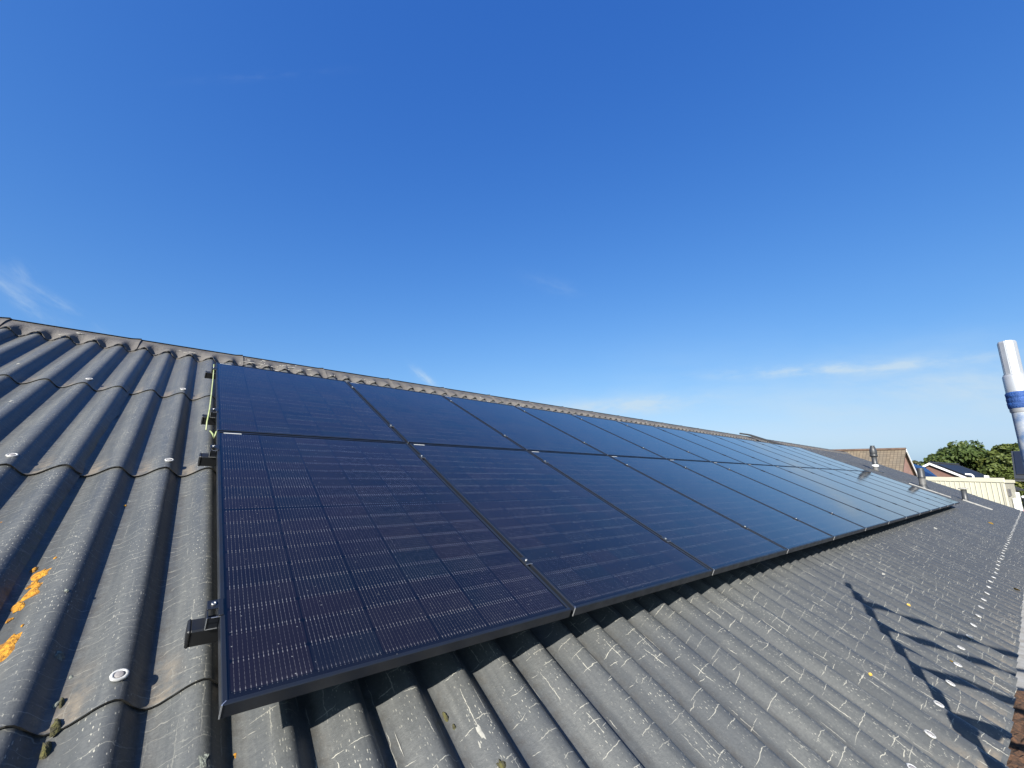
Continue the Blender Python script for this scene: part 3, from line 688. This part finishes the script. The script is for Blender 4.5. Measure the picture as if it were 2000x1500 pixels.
# earth wire
wr = MB()
pts = [(-.012, 3.52, -.02), (-.014, 3.30, -.012), (-.020, 2.9, -.010), (-.028, 2.5, -.010), (-.034, 2.22, -.016), (-.038, 2.12, -.024), (-.041, 2.06, -.055), (-.040, 2.00, -.085)]
wr.tube([P(*p) for p in pts], .0042, 8)
wr.tube([P(*p) for p in [(-.020, 2.00, -.09), (-.018, 1.90, -.06), (-.014, 1.80, -.036), (-.010, 1.735, -.030), (-.006, 1.74, -.018), (-.002, 1.775, -.010), (.004, 1.80, -.016)]], .0042, 8)
tag(wr.build('earth_wire', M_CABLE), 'thin yellow-green wire running up the left edge of the panels', 'wire')
# duct laid over the ridge
du = MB()
def path(u, d): return P(u, RIDGE-d, CREST+.075)
a = Vector((13.75, yr+.12, P(0, RIDGE, CREST+.10).z)); b_ = path(13.82, .05); c_ = P(14.15, 3.55, -.07)
for off in (0, .13):
    o_ = AX_U*off
    for p, q in ((a, b_), (b_, c_)):
        d = (q-p); du.box(p+o_, AX_U*.09, d, AX_N*.05, .005)
tag(du.build('cable_duct', M_DUCT), 'pair of flat black cable ducts crossing over the ridge to the panels', 'cable duct')

# ------------------------------------------------------------------ roof vents
def vent(loc, label, parts, flash):
    e = empty('vent_pipe', loc); tag(e, label, 'vent pipe', 'vent pipes beyond the far end of the panels')
    for (nm, mat, prof) in parts:
        mb = MB(); mb.lathe(loc, (0, 0, 1), prof, 28); mb.build(nm, mat, e)
    for (nm, mat, u0, v0, du_, dv_) in flash:
        mb = MB(); mb.box(P(u0, v0, CREST-.012), AX_U*du_, AX_V*dv_, AX_N*.044, .003); mb.build(nm, mat, e)
    return e
vent(P(18.95, 2.30, CREST-.05), 'tall dark vent pipe with tapered cowl and white ring, farthest up the roof',
     [('pipe', M_PIPEL, [(.10, -.05), (.085, .03), (.072, .08), (.072, .22)]), ('ring', M_TRIM, [(.080, .195), (.098, .205), (.098, .26), (.076, .27)]), ('upper_pipe', M_PIPE, [(.075, .26), (.075, .57), (.0, .57)]),
      ('cowl', M_PIPE, [(.077, .54), (.106, .547), (.108, .60), (.094, .615), (.100, .63), (.104, .72), (.072, .885), (.054, .90), (.064, .915), (.064, .93), (.0, .935)])], [('flashing', M_PIPE, 18.75, 2.13, .4, .34)])
vent(P(18.35, 1.0, CREST-.05), 'blunt two-tone grey vent pipe standing behind a white flashing strip',
     [('base_sleeve', M_PIPE, [(.14, -.05), (.13, .05), (.100, .13), (.090, .17)]), ('pipe', M_PIPEL, [(.084, .15), (.084, .37)]), ('cowl', M_PIPE, [(.087, .355), (.094, .37), (.094, .40), (.089, .41), (.089, .60), (.085, .615), (.085, .66), (.076, .675), (.0, .68)])],
     [('flashing_strip', M_LEAD, 18.02, .38, .06, .95)])
vent(P(19.05, .12, CREST-.05), 'short capped vent pipe low on the roof, nearest the cream shed corner',
     [('pipe', M_PIPE, [(.08, -.05), (.068, .05), (.068, .40), (.0, .40)]), ('cap', M_LEAD, [(.0, .455), (.10, .44), (.115, .42), (.11, .408), (.0, .41)])], [('flashing_strip', M_LEAD, 18.9, -.42, .035, .62)])

# ------------------------------------------------------------------ scaffold frame outside the eave
UPV = Vector((0, 0, 1)); ARM = (Vector((.21, 0, 0))+Vector((0, -1, 0))).normalized()
TIP = P(2.081, -.714, 1.42)
sc = empty('scaffold_tower', (TIP.x, TIP.y, GROUND)); tag(sc, 'pale aluminium scaffold tower frame bound with a blue strap beside the eave', 'scaffold')
post = MB(); post.tube([TIP-UPV*.12, Vector((TIP.x, TIP.y, GROUND))], .0255, 20); post.build('post', M_ALU, sc)
sp = MB(); n = 64; prof = [(1.0, -.15), (1.0, -.006), (.90, 0), (.0, 0)]
vs = []
for (s_, h) in prof:
    for k in range(n):
        a = 2*math.pi*k/n; r = .0238*(math.cos(math.pi/8)/math.cos((a+.2) % (math.pi/4)-math.pi/8))*(1-.05*(0.5+0.5*math.cos(8*(a+.2)))**24)*s_; vs.append(TIP+Vector((r*math.cos(a), r*math.sin(a), h)))
sp.add(vs, [(i*n+k, i*n+(k+1) % n, (i+1)*n+(k+1) % n, (i+1)*n+k) for i in range(3) for k in range(n)]); sp.build('spigot', M_ALU, sc)
cl = MB(); cl.lathe(TIP-UPV*.255, (0, 0, 1), [(.0262, 0), (.0285, .004), (.0285, .126), (.0265, .132), (.022, .133)], 24); cl.build('collar', M_ALU, sc)
bo = MB(); bo.lathe(TIP-UPV*.15+Vector((-.012, -.024, 0)), (-.45, -.9, 0), [(.006, 0), (.006, .006), (.0, .007)], 10); bo.build('bolt', M_STEEL, sc)
st = MB()
for z_, t_ in ((-.195, .03), (-.212, -.03), (-.228, .0)):
    st.lathe(TIP+UPV*z_, (t_, .08, 1), [(.0285, -.012), (.0310, -.008), (.0310, .008), (.0285, .012)], 24)
st.tube([TIP+UPV*-.215+Vector((.015, -.030, 0)), TIP+UPV*-.235+Vector((.035, -.045, 0)), TIP+UPV*-.30+Vector((.035, -.05, 0))], [.012, .013, .006], 8); st.build('strap', M_STRAP, sc)
fl = MB(); fl.lathe(TIP-UPV*.42, (0, 0, 1), [(.0258, 0), (.0261, .02), (.0261, .16), (.0258, .175)], 20); fl.build('film_wrap', M_FILM, sc)
out_end = TIP+ARM*1.35
op = MB(); op.tube([out_end+UPV*.0, Vector((out_end.x, out_end.y, GROUND))], .0255, 16); op.build('post', M_ALU, sc)
rung = MB(); d0 = .215; rung.tube([TIP-UPV*d0, out_end-UPV*d0], .023, 12); rg = rung.build('rung', M_ALU, sc)
for d in (.47, .76, 1.05, 1.33, 1.61, 1.89, 2.17, 2.45, 2.73, 3.01, 3.29, 3.57): link_copy(rg, sc, Matrix.Translation((0, 0, -(d-d0))) @ rg.matrix_basis)
br = MB(); br.tube([TIP-UPV*.62, TIP-UPV*.98+ARM*1.2], .009, 8); br.build('brace', M_ALU, sc)
cpl = MB(); cpl.box(TIP-UPV*1.14+Vector((-.036, -.045, 0)), (.072, 0, 0), (0, .08, 0), (0, 0, .09), .012); cpl.box(TIP-UPV*1.09+ARM*.03+Vector((-.02, -.02, 0)), (.04, 0, 0), ARM*.12, (0, 0, .045), .006)
cpl.build('coupler', M_RUB, sc)
pl = MB(); pl.tube([TIP-UPV*1.12+Vector((.03, .01, 0)), TIP-UPV*1.7+Vector((.09, .02, 0)), TIP-UPV*2.6+Vector((.05, .0, 0))], .028, 10); pl.build('cable_bundle', M_RUB, sc)

# ------------------------------------------------------------------ fallen leaves on the roof
def leaf(u, v, s, label, ang):
    mb = MB(); p, a, b = roofpt(u, v, .004); x = a*math.cos(ang)+b*math.sin(ang); y = b*math.cos(ang)-a*math.sin(ang); nn = a.cross(b)
    pts = []; N = 7
    for k in range(N+1):
        t = k/N; w = s*.42*math.sin(math.pi*t)**.8; bend = .25*s*(t-.5)**2
        pts += [p+x*(s*(t-.5))+y*w+nn*(bend+w*.3), p+x*(s*(t-.5))+nn*bend, p+x*(s*(t-.5))-y*w+nn*(bend+w*.3)]
    mb.add(pts, [(3*k+j, 3*k+j+1, 3*k+j+4, 3*k+j+3) for k in range(N) for j in (0, 1)], smooth=True)
    tag(mb.build('fallen_leaf', M_LEAF), label, 'leaf', 'fallen leaves on the roof')
leaf(3.55, -.90, .028, 'yellow-orange leaf between two of the rung shadows near the eave', .8)
leaf(4.35, -.60, .026, 'small ochre leaf above the uppermost rung shadow', 1.1)
leaf(2.75, -.68, .019, 'bright yellow leaf left of the scaffold shadow', .2)
leaf(5.2, -.25, .02, 'tiny yellow leaf in the middle of the lower roof, above the shadow tip', 2.)
leaf(8.2, -1.08, .06, 'long orange leaf at the eave edge on the right', 1.3)
leaf(14.0, -.6, .11, 'far orange leaf on the lower roof below the panel end', .3)
leaf(6.9, -1.09, .06, 'orange leaf at the eave edge, nearer than its long neighbour', .5)

# ------------------------------------------------------------------ the neighbourhood
def at(px, py, dist):
    """point seen in a direction at a horizontal distance from where the photographer stood"""
    d = ray(px, py); return CAM + d*(dist/math.hypot(d.x, d.y))
def flat(v): return Vector((v.x, v.y, 0))
def gable_house(name, apex, ridge_dir, length, half, rise, wall_h, mats, label, over=.25, verges=(1, -1)):
    """apex: top of the near gable's ridge; the house runs from it along ridge_dir"""
    rd = flat(Vector(ridge_dir)).normalized(); sd = Vector((-rd.y, rd.x, 0)); z1 = apex.z; z0 = z1-rise
    e = empty(name, (apex.x, apex.y, GROUND)); tag(e, label, 'house')
    A = apex+rd*over
    w = MB(); hw = half-.35; zt = z0+rise*(.35/half)
    def c(s, t): return A+rd*t+sd*(s*hw)
    for a, b in ((c(1, 0), c(-1, 0)), (c(-1, 0), c(-1, length)), (c(-1, length), c(1, length)), (c(1, length), c(1, 0))): wallquad(w, (a.x, a.y), (b.x, b.y), GROUND, zt-.06)
    for t in (0, length):
        a, b, p = c(1, t), c(-1, t), A+rd*t
        w.add([(a.x, a.y, zt-.06), (b.x, b.y, zt-.06), (p.x, p.y, z1-.14)], [(0, 1, 2) if t == 0 else (0, 2, 1)], [[(0, zt-GROUND), (2*hw, zt-GROUND), (hw, z1-GROUND)]])
    w.build('wall', mats['wall'], e)
    sl = math.hypot(half, rise)
    for s in (1, -1):
        r = MB(); a = apex; b = apex+rd*(length+2*over); dn = sd*(s*half)-UPV*rise; th = UPV*-.10
        q = [a, b, b+dn, a+dn]
        uv = [(0, sl), (length, sl), (length, 0), (0, 0)]
        r.add(q, [(0, 1, 2, 3)] if s < 0 else [(3, 2, 1, 0)], [uv if s < 0 else uv[::-1]]); q2 = [p+th for p in q]
        r.add(q2, [(3, 2, 1, 0)] if s < 0 else [(0, 1, 2, 3)]); r.add(q+q2, [(0, 4, 5, 1), (1, 5, 6, 2), (2, 6, 7, 3), (3, 7, 4, 0)])
        r.build('roof', mats['roof'], e)
        if s not in verges: continue
        f = MB(); f.box(a-rd*.03+UPV*.015, rd*.05, dn, UPV*-.20); f.build('verge_board', mats['trim'], e)
    rt = MB(); rt.tube([apex+UPV*.02, apex+rd*(length+2*over)+UPV*.02], .11, 8); rt.build('ridge_tile', mats['ridge'], e)
    return e, rd, sd, A
def view_right(px, py=930):
    d = flat(ray(px, py)).normalized(); return Vector((d.y, -d.x, 0)), d
# brown tiled house: ridge across the view, right gable seen edge on
ap = at(1769.5, 877.5, 45); vr, vd = view_right(1769)
gdir = (-vr*.97+vd*.24).normalized()
h1, rd, sd, A = gable_house('tiled_house', ap, gdir, 9.5, 3.3, 3.6, 3, dict(wall=M_BRICKP, roof=M_TILE, trim=M_TRIM, ridge=M_HIP), 'house with brown tiled roof and pink brick gable behind the tall vent pipe', .22, verges=(1,) if Vector((-gdir.y, gdir.x, 0)).dot(vd) > 0 else (-1,))
wi = MB(); gp = A-rd*.02; wi.box(gp+sd*.9*(1 if sd.dot(vd) < 0 else -1)-UPV*2.6-rd*.04, sd*.7, rd*.05, UPV*.9); wf = wi.build('window', M_TRIM, h1)
# red brick house with dark solar roof: gable towards us
ap2 = at(1815, 904, 58); vr, vd = view_right(1815)
h2, rd, sd, A = gable_house('brick_house', ap2, (vd*.955+vr*.295), 7.0, 4.2, 2.35, 3, dict(wall=M_BRICKR, roof=M_DTILE, trim=M_TRIM, ridge=M_DTILE), 'red brick house with white-edged gable and dark panelled roof before the trees', .2)
sgn = 1 if sd.dot(vr) > 0 else -1
nrm2 = (sd*sgn*2.35+UPV*4.2).normalized()
for k in range(5):
    mb = MB(); o_ = ap2+rd*(.6+k*1.12)+(sd*sgn*4.2-UPV*2.35)*.08+nrm2*.06; mb.box(o_, rd*1.06, (sd*sgn*4.2-UPV*2.35)*.62, nrm2*.04); mb.build('solar_module', M_MODULE, h2)
wi = MB(); wp = A-rd*.03-UPV*1.75-sd*sgn*.2; wi.box(wp, sd*.9, rd*.05, UPV*.75); wf = wi.build('window', M_TRIM, h2); wg = MB(); wg.box(wp+sd*.1-rd*.02+UPV*.1, sd*.7, rd*.03, UPV*.55); wg.build('pane', M_GLASS, wf)
# low outbuilding with blue solar roof between them
c0 = at(1779, 899, 50); c1 = at(1842, 934, 50); vr, vd = view_right(1810)
ob = empty('outbuilding', (c0.x, c0.y, GROUND)); tag(ob, 'low building with blue solar roof between the pink gable and the red brick house', 'outbuilding')
rdir = (vr*.93+vd*.37).normalized(); up = Vector((rdir.y, -rdir.x, 0)); up = up if up.dot(vd) < 0 else -up
q = [at(1760, 899, 53), at(1806, 912, 52), at(1835, 934, 49), at(1788, 936, 49)]; lo = [p-UPV*.14 for p in q]
mb = MB(); mb.add(q+lo, [(0, 3, 2, 1), (4, 5, 6, 7), (0, 1, 5, 4), (1, 2, 6, 5), (2, 3, 7, 6), (3, 0, 4, 7)]); mb.build('roof', M_BLUEP, ob)
mb = MB(); cen = (q[0]+q[1]+q[2]+q[3])/4; q = [cen+(p-cen)*.9 for p in q]; zt = min(p.z for p in q)-.2
for k in range(4): wallquad(mb, (q[k].x, q[k].y), (q[(k+1) % 4].x, q[(k+1) % 4].y), GROUND, zt)
mb.build('wall', M_BRICKR, ob)
# cream clad shed
vr, vd = view_right(1880)
s0 = at(1700, 931.5, 36); s1 = at(1957, 933.5, 33)
ztop = s1.z; ld_ = flat(s0-s1).normalized(); L0 = flat(s0-s1).length+6
bd = Vector((-ld_.y, ld_.x, 0)); bd = bd if bd.dot(vd) > 0 else -bd
bd = flat(at(1978.5, 936, 35.2)-s1)
sh = empty('metal_shed', (s1.x, s1.y, GROUND)); tag(sh, 'cream metal clad shed with upright ribs beyond the roof end', 'shed')
DEP = 1.0
w = MB(); a = flat(s1); b = a+ld_*L0; fn = -Vector((-ld_.y, ld_.x, 0)) if Vector((-ld_.y, ld_.x, 0)).dot(vd) > 0 else Vector((-ld_.y, ld_.x, 0))
H_ = ztop-GROUND-.22
w.box((a.x, a.y, GROUND), ld_*L0, -fn*.12, UPV*H_); k = 0.0
while k < L0-.1:
    w.box(Vector((a.x, a.y, GROUND))+ld_*(k+.0), ld_*.025, fn*.022, UPV*(H_-.02)); k += .21
w.build('ribbed_wall', M_CREAM, sh)
w = MB(); ew = bd*DEP; en = Vector((ew.y, -ew.x, 0)).normalized(); en = en if en.dot(-ld_) > 0 else -en
w.box(Vector((a.x, a.y, GROUND))+en*.004, ew, en*-.1, UPV*H_); w.build('end_wall', M_CREAM_SHADE, sh)
w = MB(); w.box(Vector((a.x, a.y, GROUND+H_))+fn*.05+en*.05, ld_*L0, -fn*.12, UPV*.22); w.box(Vector((a.x, a.y, GROUND+H_-.02))+en*.055, ew, en*-.1, UPV*.16); w.build('fascia', M_CREAM, sh)
w = MB(); w.add([Vector((p.x, p.y, GROUND+H_+.1)) for p in (a, b, b+bd*DEP*1.0, a+ew)], [(0, 1, 2, 3)]); w.build('flat_roof', M_DTILE, sh)
w = MB(); w.tube([Vector((a.x, a.y, GROUND))+ew*.42+en*.10, Vector((a.x, a.y, ztop-1.0))+ew*.42+en*.10], .07, 12); w.build('downpipe', M_TRIM, sh)
w = MB(); w.box(Vector((a.x, a.y, ztop-.9))+ew*.20+en*.01, ew*.22, en*.04, UPV*.35); w.build('vent_grille', M_PIPEL, sh)
w = MB(); w.box(Vector((a.x, a.y, GROUND))+ew*.93+en*.01, ew*.10, en*.10, UPV*(H_-.5)); w.build('corner_post', M_TRIM, sh)
vp = at(1900.5, 931, 35); w = MB(); w.tube([vp-UPV*.3, vp+UPV*.05, vp+UPV*.11-vr*.05, vp+UPV*.13-vr*.28], .05, 10); w.build('vent_elbow', M_TRIM, sh)
vp = at(1927, 931, 35); w = MB(); w.box(vp-UPV*.2-vr*.09, vr*.18, vd*.18, UPV*.26); w.build('roof_vent', M_TRIM, sh)
# dark roofed house at the right edge
vr, vd = view_right(1990)
c0 = at(1974.5, 881, 50); c1 = at(1981.5, 934.5, 46.5)
h3 = empty('panelled_house', (c0.x, c0.y, GROUND)); tag(h3, 'brown brick house with dark solar covered roof at the right edge behind the scaffold post', 'house')
dn = c1-c0; rt_ = (vr*.995-vd*.1).normalized(); nr = rt_.cross(dn).normalized(); nr = nr if nr.z > 0 else -nr
mb = MB(); mb.box(c0, rt_*12, dn, nr*-.2); mb.build('roof', M_PIPE, h3)
for k in range(8):
    for j in range(1):
        mb = MB(); mb.box(c0+rt_*(.12+k*1.16)+dn*.045+nr*.02, rt_*1.1, dn*.83, nr*.05, .01); mb.build('solar_module', M_MODULE, h3)
mb = MB(); a = c1+rt_*.45; b = a+rt_*11; bk_ = flat(c0-c1).normalized()*3
wallquad(mb, (a.x, a.y), (b.x, b.y), GROUND, c1.z-.22); wallquad(mb, (b.x, b.y), (b.x+bk_.x, b.y+bk_.y), GROUND, c1.z-.1); wallquad(mb, (a.x+bk_.x, a.y+bk_.y), (a.x, a.y), GROUND, c1.z-.1); mb.build('wall', M_BRICKB, h3)
mb = MB(); mb.box(c1+UPV*-.2, rt_*12, -vd*.12, UPV*.12); mb.build('gutter', M_DTILE, h3)
# white van in front of it
vr, vd = view_right(2000); vpos = at(1987.5, 968, 43); vx = (vr*.97-vd*.25).normalized(); vy = Vector((-vx.y, vx.x, 0))
van = empty('parked_van', (vpos.x, vpos.y, GROUND)); tag(van, 'white high-roofed van with dark windows beyond the shed at the right edge', 'van')
vh = vpos.z-GROUND; B0 = Vector((vpos.x, vpos.y, GROUND)); vw = 2.0; vl = 5.6
mb = MB(); mb.box(B0+UPV*.35, vx*vl, vy*vw, UPV*(vh-1.25), .08); mb.box(B0+vx*.1+vy*.06+UPV*(vh-.17), vx*(vl-1.2), vy*(vw-.12), UPV*.17, .06)
for f in (.06, .32, .62): mb.box(B0+vx*(vl*f)+vy*.05+UPV*(vh-.93), vx*.12, vy*(vw-.1), UPV*.80)
mb.build('body', M_VAN, van)
mb = MB(); mb.box(B0+vx*.14+vy*.09+UPV*(vh-.92), vx*(vl-1.4), vy*(vw-.18), UPV*.78); mb.build('window_band', M_GLASS, van)
for (fx, fy) in ((.17, 0), (.80, 0), (.17, 1), (.80, 1)):
    mb = MB(); cc = B0+vx*(vl*fx)+vy*(vw*fy-.12 if fy else -.06)+UPV*.36; mb.lathe(cc, vy, [(.0, 0), (.2, .0), (.35, .02), (.35, .18), (.2, .2), (.0, .2)], 20); mb.build('wheel', M_RUB, van)
mb = MB(); mb.box(B0+vx*-.02+vy*.02+UPV*(vh-1.02), vx*.35, vy*-.05, UPV*.14); mb.build('tail_lamp', M_RED, van)

# trees
def tree(name, base, H, rx, ry, crown_lo, mat, label, n_clump, n_leaf, size, seed, sparse=1.0):
    rg = np.random.default_rng(seed); e = empty(name, base); tag(e, label, 'tree')
    base = Vector(base); tk = MB(); top = base+UPV*(H*.72)
    tk.tube([base, base+UPV*H*.25, base+UPV*H*.5+Vector((.2, .1, 0)), top], [H*.032, H*.024, H*.016, H*.004], 10)
    cl = []
    for k in range(n_clump):
        for _ in range(50):
            p = rg.uniform(-1, 1, 3)
            if .15 < np.dot(p, p) < 1.0: break
        q = np.array([p[0]*rx, p[1]*ry, (H+crown_lo*H)/2+p[2]*(H-crown_lo*H)/2*.93]); cl.append((q, rg.uniform(.16, .32)*min(rx, H*.5)*(1.1-.35*abs(p[2]))))
    for k in range(9):
        q = Vector(cl[k*len(cl)//9][0]); st = base+UPV*H*rg.uniform(.25, .5); tk.tube([st, (st+base+q)/2+UPV*.2, base+q], [H*.012, H*.007, H*.002], 6)
    tk.build('trunk', M_BARK, e)
    cen = np.concatenate([np.repeat(c[None], n_leaf, 0) for c, r in cl]); rad = np.repeat([r for c, r in cl], n_leaf)
    tint = np.repeat(rg.uniform(0, 1, len(cl)), n_leaf); hi = np.repeat(rg.uniform(0, 1, len(cl)), n_leaf)
    N = len(cen); d = rg.normal(size=(N, 3)); d /= np.linalg.norm(d, axis=1)[:, None]
    pos = cen+d*(rad*rg.uniform(.35, 1.0, N)**.5)[:, None]*np.array([1.15, 1.15, .75])
    nr = d+rg.normal(0, .7, (N, 3))+np.array([0, 0, .5]); nr /= np.linalg.norm(nr, axis=1)[:, None]
    t = rg.normal(size=(N, 3)); t -= nr*(t*nr).sum(1)[:, None]; t /= np.linalg.norm(t, axis=1)[:, None]; b = np.cross(nr, t)
    s = (size*rg.uniform(.6, 1.4, N))[:, None]; bp = np.array(base)
    V = np.stack([pos-t*s, pos-b*s*.55, pos+t*s, pos+b*s*.55], 1).reshape(-1, 3)+bp
    me = bpy.data.meshes.new('crown'); me.vertices.add(4*N); me.vertices.foreach_set('co', V.ravel()); me.loops.add(4*N); me.loops.foreach_set('vertex_index', np.arange(4*N, dtype=np.int32))
    me.polygons.add(N); me.polygons.foreach_set('loop_start', np.arange(0, 4*N, 4, dtype=np.int32)); me.polygons.foreach_set('loop_total', np.full(N, 4, dtype=np.int32))
    uvl = me.uv_layers.new(name='UVMap'); uv = np.stack([np.clip(tint*.6+rg.uniform(0, .4, N), 0, 1), hi*.7+rg.uniform(0, .3, N)], 1); uvl.data.foreach_set('uv', np.repeat(uv, 4, 0).ravel().astype(np.float32))
    me.materials.append(mat); me.update(); me.validate()
    o = bpy.data.objects.new('crown', me); COL.objects.link(o); attach(o, e)
def tree_at(px, ytop, dist, wpx, **kw):
    p = at(px, ytop, dist); dep = (p-CAM).dot(CF); r = wpx/802.148*dep/2*.95
    tree(kw.pop('name', 'broadleaf_tree'), (p.x, p.y, GROUND), p.z-GROUND, r, r, **kw)
tree_at(1884, 862, 74, 140, crown_lo=.12, mat=M_LFA, label='largest dense green tree, rounded crown between the brick house and the post', n_clump=120, n_leaf=150, size=.21, seed=1)
tree_at(1836, 879, 80, 66, crown_lo=.1, mat=M_LFB, label='lower yellow-green tree at the left flank of the largest tree', n_clump=60, n_leaf=130, size=.20, seed=2)
tree_at(1944, 884, 82, 80, crown_lo=.1, mat=M_LFA, label='dark green tree filling the dip between the largest tree and the right one', n_clump=60, n_leaf=130, size=.20, seed=3)
tree_at(1998, 863, 70, 125, crown_lo=.15, mat=M_LFB, label='sunlit yellow-green tree behind the scaffold post at the right edge', n_clump=100, n_leaf=150, size=.19, seed=4)
tree_at(1776, 884, 72, 40, crown_lo=.25, mat=M_LFC, label='thin olive tree peeping out behind the pink gable', n_clump=26, n_leaf=60, size=.15, seed=5)
tree_at(1800, 915, 85, 60, crown_lo=.05, mat=M_LFC, label='low olive bush-like tree between the pink gable and the brick house', n_clump=26, n_leaf=70, size=.18, seed=6)
